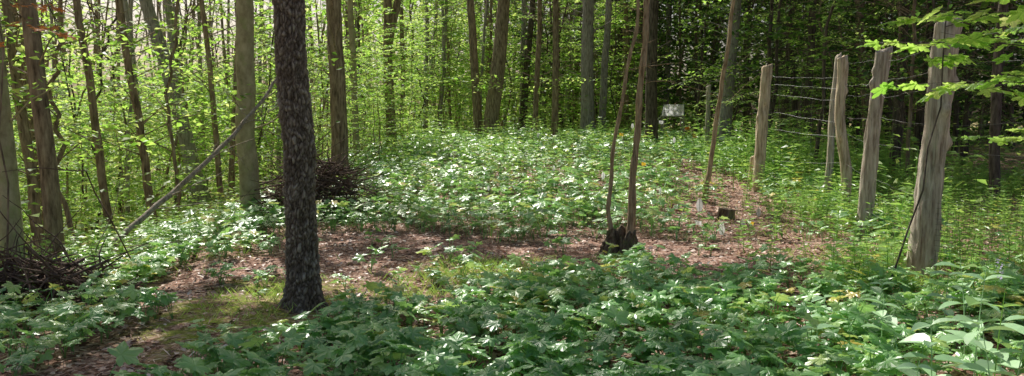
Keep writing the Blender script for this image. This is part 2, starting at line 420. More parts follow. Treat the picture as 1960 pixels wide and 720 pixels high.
n=600;x=R0.uniform(-5.8,-3.9,n);y=R0.uniform(6,14,n);scat_v(b,hlib,x,y,R0.uniform(.4,1.0,n),R0)
tag(obj('woodland_weeds',b.mesh('woodland_weeds',[M_herb])),'mixed green narrow-leaved weeds along the fence and beds','weeds',kind='stuff')
b=B();cs=[(-.3,7.4,.8,.45,1200),(-.2,8.1,.5,.3,500),(1.15,8.25,.3,.12,200),(3.6,8.0,.7,.8,1000),(3.6,7.0,.6,.6,1000),(-.9,6.7,.5,.3,400),(-4,9,.8,1.6,900),(3.4,10.8,.9,1.0,250),(-2.1,6.6,.4,.9,500)]
for cx,cy,ax_,ay_,n in cs:
    x=R0.normal(cx,ax_*.6,n);y=R0.normal(cy,ay_*.6,n);az=R0.uniform(0,6.28,n)
    P=np.stack([x,y,gz(x,y)],1);D=np.stack([np.cos(az)*.8,np.sin(az)*.8,np.ones(n)],1)
    scat(b,(needle[0]*np.array([.3,1,1]),needle[1]),P,D,np.stack([np.cos(az+1.5),np.sin(az+1.5),np.zeros(n)],1),R0.uniform(.04,.14,n),R0.uniform(.4,.85,n))
tag(obj('grass',b.mesh('grass',[M_herb])),'sparse pale green grass tufts on the bare litter','grass',kind='stuff')

# ------------------------------------------------------------ trees
def path(base,lean,H,r,wob=.12,k=14):
    tt=np.linspace(0,1,k);w=np.cumsum(r.normal(0,wob/ k**.5,(k,2)),0);w-=w[0]
    return np.stack([base[0]+lean[0]*tt*H+w[:,0],base[1]+lean[1]*tt*H+w[:,1],base[2]+tt*H],1)
def pl(P,t):
    t=min(max(t,0),1)*(len(P)-1);i=min(int(t),len(P)-2);return P[i]+(P[i+1]-P[i])*(t-i)
def tall_tree(name,x,y,r0,lean=0,H=15,bark=None,leafm=None,seed=0,sides=10,label='',cat='tree',group=None,crown_z=None,fork=None,nleaf=900,twigs=5,low=None,cr=3.0,ll=.3,wob=.14,lowll=None,twl=1.8):
    r=np.random.default_rng(seed)
    z=float(gz(x,y))
    root=bpy.data.objects.new(name,None);scene.collection.objects.link(root);root.location=(x,y,z);root.empty_display_size=.3
    tag(root,label,cat,group)
    k=40 if y<18 else 16
    Pt=path((0,0,-.25),(lean,r.normal(0,.02)),H,r,wob,k)
    hh=np.linspace(0,1,k);Rr=r0*(1-.7*hh)*(1+.3*np.exp(-hh*H/.25))
    th=np.arange(sides)/sides*2*np.pi
    rad=1+.04*np.sin(th*3+r.uniform(0,6))[None]*np.exp(-hh*H/.5)[:,None]*3+r.normal(0,.025,(k,sides))
    b=B();Vt,Ft=tube(Pt,Rr,sides,True,rad);b.add(Vt,Ft,.5,0,True)
    crown_z=crown_z if crown_z is not None else H*.45
    if fork:
        fz,flean=fork;p0=pl(Pt,(fz+.25)/H);n_=8
        P2=np.array([p0+np.array([flean*s_*(H-fz),.1*s_*H*.1,s_*(H-fz)]) for s_ in np.linspace(0,1,n_)])
        Vt,Ft=tube(P2,r0*.75*(1-.7*np.linspace(0,1,n_)),sides);b.add(Vt,Ft,.5,0,True)
    for i in range(twigs):
        zt=r.uniform(1.2,min(crown_z+1,9));p0=pl(Pt,(zt+.25)/H);a=r.uniform(0,6.28);L=r.uniform(.3,twl)
        n_=5;P2=[p0]
        dr=np.array([math.cos(a),math.sin(a),r.uniform(-.1,.5)])
        for s_ in range(n_): dr=dr+r.normal(0,.18,3);P2.append(P2[-1]+dr*L/n_)
        Vt,Ft=tube(P2,np.linspace(max(.006,r0*.1),.002,n_+1),4,False);b.add(Vt,Ft,.5,0,True)
    C=[];nc=max(12,nleaf//40)
    for i in range(nc):
        t_=(crown_z+(H-crown_z)*r.random()**.8)
        p0=pl(Pt,(t_+.25)/H);a=r.uniform(0,6.28);rr=cr*r.random()**.5*(1.1-.5*(t_-crown_z)/(H-crown_z+.1))
        c=p0+np.array([math.cos(a)*rr,math.sin(a)*rr,r.uniform(.1,.8)])
        C.append(c)
        if i<16:
            p1=pl(Pt,(t_+.25-rr*.5)/H)
            mid=(p1+c)/2+np.array([0,0,-.15*rr])+r.normal(0,.1,3)
            Vt,Ft=tube([p1,mid,c],[max(.01,r0*.22),max(.007,r0*.13),.005],5,False);b.add(Vt,Ft,.5,0,True)
    C=np.array(C);per=nleaf//nc
    P=np.repeat(C,per,0)+r.normal(0,1,(nc*per,3))*np.array([.65,.65,.22]);sz0=np.full(len(P),ll)
    if low:
        q_=38 if lowll else 18
        m_=low;zz=r.uniform(1.8,min(crown_z,max(4.2,1.5+.165*y) if lowll else 99),m_);a=r.uniform(0,6.28,m_);rr=r.uniform(.3,1.6 if lowll else 2.2,m_)
        cc=np.stack([np.cos(a)*rr+lean*zz,np.sin(a)*rr,zz],1);Pl=np.repeat(cc,q_,0)+r.normal(0,1,(m_*q_,3))*np.array([.36,.36,.08])
        Pl[:,2]-=.25*np.abs(Pl[:,0]-np.repeat(cc,q_,0)[:,0]);P=np.vstack([P,Pl])
        sz0=np.concatenate([sz0,np.full(len(Pl),lowll or ll*.65)])
        for c_ in cc:
            p0=pl(Pt,(c_[2]-.2)/H);Vt,Ft=tube([p0,(p0+c_)/2+[0,0,.08],c_],[.012,.008,.003],4,False);b.add(Vt,Ft,.5,0,True)
    obj('trunk',b.mesh('trunk',[bark]),(0,0,0),root)
    Wp=P+np.array([x,y,z]);kp=keepleaf(Wp,r)|(Wp[:,2]<3.0);P=P[kp];sz0=sz0[kp]
    n=len(P);az=r.uniform(0,6.28,n)
    D=np.stack([np.cos(az),np.sin(az),r.normal(-.1,.3,n)],1);U=np.stack([r.normal(0,.4,n),r.normal(0,.4,n),np.ones(n)],1)
    bb=B()
    if n==0: P=C[:8];n=len(P);D=np.tile([1.,0,0],(n,1));U=np.tile([0,0,1.],(n,1));sz0=np.full(n,ll)
    scat(bb,rhomb,P,D,U,sz0*r.uniform(.6,1.2,n),r.random(n))
    obj('crown',bb.mesh('crown',[leafm]),(0,0,0),root)
    return root

def named(px,d,pxt,w,bark,lab,name='broadleaf_tree',cat='tree',H=15,seed=0,**kw):
    x=wx(px,d);ht=EYE+.153*d-float(gz(x,d))
    lean=(pxt-px)/FP*d/ht
    return tall_tree(name,x,d,w/FP*d/2,lean,H,bark,kw.pop('leafm',M_canopy),seed,sides=kw.pop('sides',18),label=lab,cat=cat,wob=kw.pop('wob',.1),**kw)
LW=dict(low=14,lowll=.12,leafm=M_bright,nleaf=600)
LC=dict(low=16,lowll=.14,leafm=M_bright,nleaf=600)
SH=dict(lowll=.12,leafm=M_canopy,nleaf=4200,cr=5.2,crown_z=6.5,ll=.32)  # crowns above the view, widened and thickened to shade the foreground
named(22,7.8,-8,42,M_bark_olive,'thick smooth olive-brown trunk at the edge of the bank',seed=1,low=4,lowll=.1,leafm=M_bright)
named(105,8.6,72,34,M_bark_brown,'dark brown rough trunk rising beside the brush heap',seed=2,low=4,lowll=.1,leafm=M_canopy,nleaf=2000,cr=3.8)
named(80,11.5,18,22,M_bark_brown,'slim leaning brown trunk on the bank',seed=3,**LW)
named(215,12.5,163,16,M_bark_brown,'slender slightly leaning trunk above leafy bank',seed=4,low=10,**SH)
named(292,14,248,16,M_bark_brown,'slender brown trunk among bright saplings',seed=5,**LW)
named(392,20,285,30,M_bark_grey,'grey leaning trunk in hazy sunlight on the slope',seed=6,**LW)
named(372,24,335,20,M_bark_grey,'thin grey trunk leaning on the sunny slope',seed=7,**LW)
named(428,15,396,11,M_bark_brown,'very thin brown pole trunk among leaves',seed=8,**LW)
named(477,12.2,467,38,M_bark_olive,'stout smooth olive trunk beside the brush pile',seed=9,sides=24,low=5,**SH)
named(648,16.5,652,34,M_bark_brown,'straight brown trunk behind the brush pile',seed=10,low=8,**SH)
named(684,20,680,13,M_bark_olive,'slim pale trunk behind the garden bed',seed=11,**LW)
named(748,22,747,20,M_bark_brown,'forked brown trunk at the edge of the bed',seed=12,fork=(3.0,.23),**LW)
named(918,27,900,18,M_bark_brown,'brown trunk leaning away from its neighbour',seed=13,name='pine_tree',**LC)
named(938,26.5,968,30,M_bark_brown,'dark leaning trunk at the top of the bed',seed=14,name='pine_tree',**LC)
named(1025,28,1028,11,M_bark_brown,'thin straight pine trunk behind the bed',seed=15,name='pine_tree',twigs=14,**LC)
named(1060,27,1064,14,M_bark_brown,'straight pine trunk with bare side twigs',seed=16,name='pine_tree',twigs=16,**LC)
named(1125,29,1125,27,M_bark_grey,'grey straight pine trunk behind the bed',seed=17,name='pine_tree',twigs=12,**LC)
named(1153,30,1157,15,M_bark_grey,'thin grey pine trunk behind the bed',seed=18,name='pine_tree',twigs=12)
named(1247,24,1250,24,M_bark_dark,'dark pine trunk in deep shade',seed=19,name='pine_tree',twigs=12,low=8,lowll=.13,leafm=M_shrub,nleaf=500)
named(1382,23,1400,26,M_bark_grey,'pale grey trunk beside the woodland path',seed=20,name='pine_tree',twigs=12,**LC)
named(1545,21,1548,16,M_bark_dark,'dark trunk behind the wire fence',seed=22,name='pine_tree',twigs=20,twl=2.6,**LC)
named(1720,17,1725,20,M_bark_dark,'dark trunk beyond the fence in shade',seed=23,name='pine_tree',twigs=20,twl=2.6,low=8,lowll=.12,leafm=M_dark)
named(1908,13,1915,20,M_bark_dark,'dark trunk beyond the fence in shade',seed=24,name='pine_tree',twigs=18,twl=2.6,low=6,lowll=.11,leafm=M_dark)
named(1350,13.8,1396,10,M_stem,'thin crooked young tree at the bed edge',seed=25,name='young_tree',H=7,nleaf=200,cr=1.2,ll=.14,crown_z=3.6,leafm=M_bright,wob=.07)

pts=[];RR=np.random.default_rng(5)
def far_enough(x,y,dm):
    return all((x-a)**2+(y-b_)**2>dm*dm for a,b_ in pts)
def wood(n,xr,yr,bark,leafm,name,lab,grp,rr,dm=1.3,**kw):
    c=0;tries=0
    while c<n and tries<6000:
        tries+=1
        x=RR.uniform(*xr);y=RR.uniform(*yr)
        if abs(x)>.70*y+1.5: continue
        if not far_enough(x,y,dm): continue
        px=980+x/y*FP
        if y<39 and 1250<px<1322: continue
        if y<20 and 1390<px<1500: continue
        pts.append((x,y));c+=1
        fk=(RR.uniform(1.5,5),RR.uniform(-.25,.25)) if RR.random()<.3 and 'pine' not in name else None
        tall_tree(name,x,y,RR.uniform(*rr),RR.normal(0,kw.get('ln',.06) if x<-4 else .04),RR.uniform(*kw.get('H',(12,17))),bark[RR.integers(len(bark))],leafm,int(RR.integers(1e6)),
          sides=8,label=lab,group=grp,nleaf=kw.get('nleaf',900),twigs=kw.get('twigs',6),low=kw.get('low'),crown_z=kw.get('cz'),cr=kw.get('cr',2.8),fork=fk,twl=kw.get('twl',1.8),wob=kw.get('wob',.14))
g1='slender trees on the wooded slope';g2='pines standing behind the herb bed';g3='dark trees beyond the fence';g4='thin pole trees in the wood'
wood(54,(-36,-5.6),(13,56),[M_bark_brown,M_bark_grey,M_bark_brown],M_bright,'broadleaf_tree','slender brown woodland tree on the leafy slope',g1,(.04,.11),nleaf=400,low=20,cz=6)
wood(16,(-5,0),(31,56),[M_bark_brown,M_bark_grey],M_bright,'broadleaf_tree','slender brown tree behind the herb bed',g1,(.06,.13),low=38,cz=6,nleaf=500)
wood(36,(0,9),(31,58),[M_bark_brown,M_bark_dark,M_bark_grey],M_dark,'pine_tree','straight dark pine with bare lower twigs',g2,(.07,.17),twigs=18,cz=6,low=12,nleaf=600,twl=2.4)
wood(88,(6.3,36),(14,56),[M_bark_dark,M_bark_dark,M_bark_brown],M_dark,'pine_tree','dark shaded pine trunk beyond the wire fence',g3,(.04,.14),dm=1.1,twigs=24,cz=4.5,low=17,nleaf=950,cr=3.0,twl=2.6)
wood(46,(-20,-5.8),(11,36),[M_bark_brown,M_bark_dark],M_bright,'broadleaf_tree','thin crooked pole tree among bright leaves',g4,(.018,.045),dm=.7,twigs=7,cz=5,nleaf=160,cr=1.5,H=(8,12),wob=.5,ln=.12,low=5)
wood(26,(-4,9),(29,48),[M_bark_brown,M_bark_dark],M_shrub,'broadleaf_tree','thin crooked pole tree behind the bed',g4,(.02,.05),dm=.7,twigs=8,cz=5,nleaf=160,cr=1.5,H=(8,12),wob=.5,low=7)
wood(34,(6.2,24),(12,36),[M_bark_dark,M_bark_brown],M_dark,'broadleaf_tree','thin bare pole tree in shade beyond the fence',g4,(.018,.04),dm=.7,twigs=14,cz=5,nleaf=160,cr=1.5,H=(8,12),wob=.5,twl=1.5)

def plated_pine():
    x=wx(574,6.3);y=6.3;z=float(gz(x,y));r0=.115
    root=bpy.data.objects.new('pine_tree',None);scene.collection.objects.link(root);root.location=(x,y,z)
    tag(root,'scaly grey-barked pine trunk standing among low herbs','tree')
    b=B();k=360;n=132
    zz=np.linspace(-.1,3.4,k);cx=.03*np.sin(zz*1.5+.3)+.008*np.sin(zz*6)-.012*zz;th=np.arange(n)/n*2*np.pi
    Zg,Th=np.meshgrid(zz,th,indexing='ij')
    base=r0*(1-.02*Zg)*(1+.45*np.exp(-np.clip(Zg,0,9)/.1)*(1+.6*np.sin(Th*4+1)))*(1+.035*np.sin(Zg*5+Th*2)+.03*np.sin(Zg*11+Th))
    disp=np.zeros((k,n));ti=np.zeros((k,n))
    for i in range(k):
        for j in range(n):
            c=math.cos(th[j])*.13;s=math.sin(th[j])*.13;z_=zz[i]
            w=mn.noise(Vector((c*16,s*16,z_*9)));w2=mn.noise(Vector((c*45+9,s*45,z_*25)))
            dd,pv=mn.voronoi(Vector((c+w*.02+w2*.008,s-w*.02+w2*.008,z_*.45+w*.03))*42)
            e=min(1,(dd[1]-dd[0])*2.6)
            q=mn.noise(Vector((c*90,s*90,z_*38)))
            q2=mn.noise(Vector((c*190,s*190,z_*90)))
            cell=mn.cell(pv[0]*3.1)
            hgt=e*.85+.3*cell*e+.3*q+.25*w2+.15*q2
            disp[i,j]=.018*hgt;ti[i,j]=.1+.52*hgt+.12*cell+.15*q2
    R=base+disp
    V=np.stack([np.cos(Th)*R+(-.02+cx[:,None]),np.sin(Th)*R,Zg],-1).reshape(-1,3)
    i=np.arange(k-1)[:,None]*n;j=np.arange(n)[None];j2=(j+1)%n
    b.add(V,np.stack([i+j,i+j2,i+n+j2,i+n+j],-1).reshape(-1,4),np.clip(ti,0,1).ravel(),0,True)
    Vt,Ft=tube([[-.02+cx[-1],0,3.38],[0,.05,7],[.1,.1,13]],[.12,.1,.03],24);b.add(Vt,Ft,.5,0,True)
    r=np.random.default_rng(3);C=[]
    for q in range(22):
        h=r.uniform(7,13);a=r.uniform(0,6.28);l=r.uniform(.6,2.6)*(1.3-(h-7)/8)
        c=np.array([math.cos(a)*l,math.sin(a)*l,h+.3]);Vt,Ft=tube([[0,.05,h-.2],c*.55+np.array([0,0,h*.45]),c],[.03,.02,.006],5);b.add(Vt,Ft,.4,0,True);C.append(c)
    obj('trunk',b.mesh('trunk',[M_pine]),(0,0,0),root)
    C=np.array(C);P=np.repeat(C,40,0)+r.normal(0,1,(880,3))*np.array([.5,.5,.18]);kp=keepleaf(P+np.array([x,y,z]),r);P=P[kp];m_=len(P)
    bb=B();az=r.uniform(0,6.28,m_);scat(bb,narrow,P,np.stack([np.cos(az),np.sin(az),r.normal(0,.3,m_)],1),np.stack([r.normal(0,.5,m_),r.normal(0,.5,m_),np.ones(m_)],1),r.uniform(.2,.4,m_),r.random(m_))
    obj('crown',bb.mesh('crown',[M_dark]),(0,0,0),root)
plated_pine()

# ------------------------------------------------------------ saplings
def spray(r,b,L,o,d,ln,leaf,nt_=7,nl=6,twigr=.006,fine=False,droop=.25):
    pts_=[o];dr=unit(np.asarray(d,float));n_=6
    for s_ in range(n_):
        dr=unit(dr+np.array([r.normal(0,.09),r.normal(0,.09),-droop/n_+r.normal(0,.04)]));pts_.append(pts_[-1]+dr*ln/n_)
    pts_=np.array(pts_);Vt,Ft=tube(pts_,np.linspace(twigr,.0015,n_+1),4,False);b.add(Vt,Ft,.5,0,True)
    for i in range(nt_+1):
        s_=.2+.8*i/nt_;p=pl(pts_,s_);side=1 if i%2 else -1
        q=unit(pl(pts_,min(1,s_+.1))-pl(pts_,s_-.1))
        h=np.array([-q[1],q[0],0])*side
        tdir=unit(q*.8+h*.8+np.array([0,0,r.normal(0,.12)])) if i<nt_ else q
        tl=ln*.42*(1.15-.7*s_)*r.uniform(.7,1.2)
        if fine: Vt,Ft=tube([p,p+tdir*tl*.5,p+tdir*tl],[.003,.002,.001],3,False);b.add(Vt,Ft,.5,0,True)
        hh=np.array([-tdir[1],tdir[0],0])
        for j in range(nl):
            u=(j+.5)/nl;pp=p+tdir*tl*u+np.array([0,0,-.08*tl*u*u]);sd=1 if j%2 else -1
            L.append((pp,tdir*.8+hh*sd*r.uniform(.4,.9)+np.array([0,0,r.normal(-.12,.2)]),[r.normal(0,.3),r.normal(0,.3),1],leaf*r.uniform(.6,1.15)))
def sapling(seed,H,r0,z0,spread,nb,leaf,tm,fine=False,lean=(0,0),nt_=7,nl=6,azr=None,up=.35,droop=.25):
    r=np.random.default_rng(seed);b=B();L=[]
    Pt=path((0,0,-.1),lean,H,r,.3,14);Vt,Ft=tube(Pt,r0*(1-.8*np.linspace(0,1,14)),7);b.add(Vt,Ft,.5,0,True)
    for i in range(nb):
        t_=(z0+(H-z0)*(i+r.random())/nb)/H;a=r.uniform(*(azr or (0,6.28)))
        spray(r,b,L,pl(Pt,t_),[math.cos(a),math.sin(a),up],spread*(1.15-.65*t_)*r.uniform(.6,1.15),leaf,nt_,nl,max(.004,r0*.25),fine,droop)
    bb=B();scat(bb,tm,[l[0] for l in L],[l[1] for l in L],[l[2] for l in L],[l[3] for l in L],np.clip(r.normal(.5,.28,len(L)),0,1))
    return b,bb
def place(name,tm_,x,y,rot,sc,label,cat,group,dz=0):
    root=bpy.data.objects.new(name,None);scene.collection.objects.link(root);root.location=(x,y,float(gz(x,y))+dz);root.rotation_euler=(0,0,rot);root.scale=(sc,)*3
    tag(root,label,cat,group);obj('trunk',tm_[0],(0,0,0),root);obj('crown',tm_[1],(0,0,0),root);return root
SV=[]
for i in range(8):
    b,bb=sapling(500+i,[5.5,7,6,8,4,5,6.5,7.5][i],.025,.5,1.8,[22,28,24,30,20,20,24,28][i],.145,rhomb)
    SV.append((b.mesh('trunk',[M_bark_brown]),bb.mesh('crown',[M_bright if i%3 else M_shrub])))
HV=[]
for i in range(4):
    b,bb=sapling(600+i,9,.06,1.6,2.3,34,.11,(needle[0]*np.array([1.5,1,1]),needle[1]),False,(0,0),11,10,None,.1,.35)
    HV.append((b.mesh('trunk',[M_bark_dark]),bb.mesh('crown',[M_shrub])))
def scatter_s(n,xr,yr,lib,name,lab,cat,grp,sc,dm=.9):
    c=0;tr=0;loc=[]
    while c<n and tr<5000:
        tr+=1;x=RR.uniform(*xr);y=RR.uniform(*yr)
        if abs(x)>.70*y+1.2: continue
        if any((x-a)**2+(y-q)**2<dm*dm for a,q in loc): continue
        px=980+x/y*FP
        if 1215<px<1340 and y<38: continue
        loc.append((x,y));c+=1
        s_=RR.uniform(*sc)
        if -9.5<x<-5 and 12<y<21: s_*=.6
        place(name,lib[RR.integers(len(lib))],x,y,RR.uniform(0,6.28),s_,lab,cat,grp)
gs='leafy saplings on the sunny slope'
scatter_s(52,(-17,-6.2),(10,30),SV,'sapling','slender sapling with layers of bright sunlit leaves','sapling',gs,(.7,1.1))
scatter_s(38,(-32,-4.5),(27,48),SV,'sapling','slender sapling with layers of bright sunlit leaves','sapling',gs,(.9,1.4),1.4)
scatter_s(16,(-4.5,-2.6),(17,29),SV,'sapling','small leafy sapling at the edge of the bed','sapling',gs,(.35,.6),.5)
scatter_s(32,(-4,6),(30,46),SV,'sapling','leafy sapling between the pine trunks','sapling','saplings between the pines',(.8,1.3),1.0)
scatter_s(12,(5.8,20),(14,34),SV,'sapling','leafy sapling in the shade beyond the fence','sapling','saplings beyond the fence',(.35,.6),1.2)
gh='hemlocks with feathery boughs beyond the fence'
for (px,d,sc) in [(1470,21,1.0),(1560,17,.8),(1640,23,1.1),(1780,16,.8),(1900,20,1.1),(1420,29,1.1),(1700,28,1.2),(1850,27,1.2),(1160,38,1.1),(1020,38,1.0),(1500,26,1.1)]:
    place('hemlock_tree',HV[RR.integers(4)],wx(px,d),d,RR.uniform(0,6.28),sc,'young hemlock with flat feathery green boughs','tree',gh)

b,bb=sapling(701,4.4,.009,1.7,.9,10,.1,mapleH,True,(.17,.0),4,3,(-1.2,1.4),.25,.3)
place('maple_sapling',(b.mesh('trunk',[M_bark_dark]),bb.mesh('crown',[M_bright])),wx(1680,6.5),6.5,0,1,'thin leaning maple sapling beside the thick fence post','sapling',None)
b,bb=sapling(702,4.4,.025,1.7,1.7,18,.105,mapleH,True,(-.03,.05),5,4,(2.1,3.7),.2,.2)
place('maple_sapling',(b.mesh('trunk',[M_bark_dark]),bb.mesh('crown',[M_bright])),3.5,4.3,0,1,'maple sapling reaching lobed green leaves toward the fence','sapling',None)
b,bb=sapling(703,4.6,.025,1.3,1.2,14,.11,mapleH,True,(.0,.0),5,3,(2.1,3.9),.2,.2)
place('maple_sapling',(b.mesh('trunk',[M_bark_dark]),bb.mesh('crown',[M_shrub])),5.7,7.9,0,1,'maple sapling growing just beyond the wire fence','sapling',None)

# ------------------------------------------------------------ undergrowth + distant woodland
b=B()
x=np.concatenate([RR.uniform(-30,-5.0,28000),RR.uniform(-5,8,9000),RR.uniform(5.5,26,13000)])
y=np.concatenate([RR.uniform(7,50,28000),RR.uniform(28.5,48,9000),RR.uniform(10,45,13000)])
kp=(np.abs(x)<.70*y+1)&(fbm(x*.6,y*.6,61)>.36)&~((np.abs(980+x/y*FP-1286)<24)&(y<30));x=x[kp];y=y[kp];n=len(x)
h=RR.random(n)**1.5*(.4+1.7*fbm(x*.5,y*.5,62))
P=np.stack([x,y,gz(x,y)+h],1);az=RR.uniform(0,6.28,n)
scat(b,rhomb,P,np.stack([np.cos(az),np.sin(az),RR.normal(0,.3,n)],1),np.stack([RR.normal(0,.4,n),RR.normal(0,.4,n),np.ones(n)],1),RR.uniform(.1,.22,n),RR.random(n))
tag(obj('undergrowth',b.mesh('undergrowth',[M_shrub])),'dense leafy green undergrowth covering the wooded slope','undergrowth',kind='stuff')
def distant(name,a0,a1,n,mat,zt,thr,lab,seed,r0=56,r1=88):
    r=np.random.default_rng(seed);az=np.radians(r.uniform(a0,a1,n));rad=r.uniform(r0,r1,n)
    x=np.sin(az)*rad;y=np.cos(az)*rad;zl=r.random(n)*zt
    e=fbm(az*30,zl*.35,seed,3);kp=e>thr*(zl/zt)**.5
    x=x[kp];y=y[kp];zl=zl[kp];n=len(x)
    base=gz(x,y);P=np.stack([x,y,base+zl],1);a=r.uniform(0,6.28,n)
    b=B();scat(b,rhomb,P,np.stack([np.cos(a),np.sin(a),r.normal(0,.4,n)],1),np.stack([r.normal(0,.6,n),r.normal(0,.6,n),np.ones(n)],1),r.uniform(.35,.8,n),r.random(n),0)
    for i in range(70):
        a_=math.radians(r.uniform(a0,a1));q=r.uniform(r0,r1);X_=math.sin(a_)*q;Y_=math.cos(a_)*q;z_=float(gz(X_,Y_))
        Vt,Ft=tube([[X_,Y_,z_-.3],[X_+r.normal(0,.5),Y_,z_+8],[X_+r.normal(0,1),Y_,z_+18]],[r.uniform(.1,.25),.12,.05],5);b.add(Vt,Ft,.5,1)
    tag(obj(name,b.mesh(name,[mat,M_bark_brown])),lab,'woodland',kind='stuff')
distant('distant_woodland',-46,-12,16000,M_bright,26,.84,'far wood of bright sunlit leaves with white sky gaps',1)
distant('distant_woodland',-12,6,17000,M_bright,22,.62,'far wood of green leaves behind the trunks',2)
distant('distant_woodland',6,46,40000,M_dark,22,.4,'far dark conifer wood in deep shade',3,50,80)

# ------------------------------------------------------------ stump and its stems
sx_,sy_=1.2,8.6;sz=float(gz(sx_,sy_))
b=B();k=16;n=40;r=np.random.default_rng(8);th=np.arange(n)/n*2*np.pi
zz=np.linspace(-.08,.29,k);jag=.03*np.sin(th*5+.5)+r.normal(0,.016,n)+.025*np.sin(th*2)
Vo=[]
for i,z_ in enumerate(zz):
    f=i/(k-1);R=.175+.13*np.exp(-max(z_,0)/.09)*(1+.55*np.sin(th*5+1.2))+r.normal(0,.007,n)+.012*np.sin(th*11)
    R=R*(1+.06*np.sin(z_*20+th*2)-.1*f);Vo.append(np.stack([np.cos(th)*R,np.sin(th)*R*.9,z_+jag*f],1))
for i,(q,dz) in enumerate([(.8,-.005),(.65,-.05),(.5,-.11),(0.02,-.14)]):
    R=.16*q+r.normal(0,.004,n);Vo.append(np.stack([np.cos(th)*R,np.sin(th)*R*.9,.29+jag*(1-i*.3)+dz],1))
V=np.vstack(Vo);kk=len(Vo);i=np.arange(kk-1)[:,None]*n;j=np.arange(n)[None];j2=(j+1)%n
b.add(V,np.stack([i+j,i+j2,i+n+j2,i+n+j],-1).reshape(-1,4),.5,0,False)
tag(obj('tree_stump',b.mesh('tree_stump',[M_stump]),(sx_,sy_,sz)),'rotten mossy stump with thin stems growing from it','stump')
def stem(pp,rad,lab,seed,leaves=6):
    r=np.random.default_rng(seed);root=bpy.data.objects.new('young_tree',None);scene.collection.objects.link(root);root.location=pp[0]
    tag(root,lab,'tree')
    pp=np.array(pp,float)-np.array(pp[0]);ts=np.linspace(0,len(pp)-1,60)
    Q=np.array([pl(pp,q/(len(pp)-1)) for q in ts]);Q[:,:2]+=np.stack([.008*np.sin(ts*5),.01*np.cos(ts*4)],1)-np.array([0,.01])
    rr=np.interp(ts,range(len(rad)),rad)*(1+.08*np.sin(ts*13));b=B()
    Vt,Ft=tube(Q,rr,12,True,1+r.normal(0,.07,(60,12)));b.add(Vt,Ft,.5,0,False);L=[]
    for i in range(leaves):
        t_=.4+.6*(i+.5)/leaves;a=r.uniform(0,6.28);spray(r,b,L,pl(Q,t_),[math.cos(a),math.sin(a),.4],r.uniform(.3,.8) if t_<.8 else r.uniform(.6,1.2),.07,4,3 if t_>.8 else 0,.005,True)
    obj('trunk',b.mesh('trunk',[M_stem]),(0,0,0),root)
    bb=B();scat(bb,ovate,[l[0] for l in L],[l[1] for l in L],[l[2] for l in L],[l[3] for l in L],r.random(len(L)))
    obj('crown',bb.mesh('crown',[M_bright]),(0,0,0),root)
d=8.6
def ip(px,py,d): return (wx(px,d),d,CAMZ+(230-py)/FP*d)
stem([(wx(1207,d),d+.04,sz+.08),ip(1213,330,8.7),ip(1222,200,8.75),ip(1232,60,8.8),ip(1238,-60,8.9),ip(1250,-420,9.1)],[.056,.037,.034,.032,.03,.018],'crooked tan stem growing out of the rotten stump',31)
stem([(wx(1174,d),d,sz+.1),ip(1166,400,8.6),ip(1172,300,8.6),ip(1192,170,8.6),ip(1214,60,8.6),ip(1222,-60,8.6),ip(1205,-300,8.5)],[.027,.023,.021,.019,.018,.016,.01],'thin bent stem growing out of the rotten stump',32)

b=B();Vt,Ft=tube([[0,0,-.05],[0,0,.05],[.01,0,.16]],[.16,.13,.12],18,True,1+np.random.default_rng(4).normal(0,.05,(3,18)));b.add(Vt,Ft,.5,0)
xs,ys=wx(1392,11.8),11.8
tag(obj('tree_stump',b.mesh('tree_stump',[M_stump]),(xs,ys,float(gz(xs,ys)))),'low dark cut stump beside the path','stump')

# ------------------------------------------------------------ posts
def post(px,d,pxt,pyt,wb,wt,mat,lab,seed,knots=0,twist=0,name='fence_post'):
    r=np.random.default_rng(seed);x=wx(px,d);z=float(gz(x,d));top=CAMZ+(230-pyt)/FP*d-z
    k=70;n=36;t_=np.linspace(0,1,k);zz=-.15+t_*(top+.15)
    dx=wx(pxt,d)-x
    cx=dx*t_+twist*np.sin(t_*7)*(t_*(1-t_)*4);P=np.stack([cx,0*cx,zz],1)
    R=np.interp(t_,[0,1],[wb/FP*d/2,wt/FP*d/2])
    th=np.arange(n)/n*2*np.pi
    TT,HH=np.meshgrid(th,t_)
    gr=(vn(TT*3,HH*9,seed)-.5)*.16+(vn(TT*2,HH*16,seed+3)-.5)*.2+(vn(TT*9,HH*40,seed+5)-.5)*.06
    gr[:,0]=gr[:,-1]
    rad=1+.05*np.sin(th*2+1)[None]+.03*np.sin(th*5+t_[:,None]*3)+gr+.06*np.sin(t_*9+r.uniform(0,6))[:,None]+r.normal(0,.01,(k,n))
    for q in range(knots):
        kt=r.uniform(.15,.95);ka=r.uniform(3,6.2);rad=rad+.4*np.exp(-((t_[:,None]-kt)/.02)**2-((th[None]-ka)/.35)**2)
    for q in range(2):
        ca=r.uniform(3.4,6);c0=r.uniform(.2,.9);rad=rad-.11*np.exp(-((th[None]-ca-.3*t_[:,None])/.09)**2)*np.exp(-((t_[:,None]-c0)/.25)**2)
    b=B();Vt,Ft=tube(P,R,n,True,rad)
    m_=slice((k-1)*n,k*n);Vt[m_,2]+=r.normal(0,.015,n)+.03*np.cos(th)
    b.add(Vt,Ft,.5,0,True)
    o=obj(name,b.mesh(name,[mat]),(x,d,z));tag(o,lab,'fence post','posts of the wire fence');return (wx(pxt,d),d,x,z,top)
p3=post(1770,7.4,1802,45,50,42,M_post,'thick weathered grey wooden fence post, slightly leaning',41,3)
p2b=post(1652,10.2,1684,98,27,27,M_post,'grey barkless leaning fence post wrapped in wire',42,3,.02)
p2=post(1620,12.6,1606,112,18,19,M_post2,'twisted knotty cedar fence post with jagged top',43,6,.06)
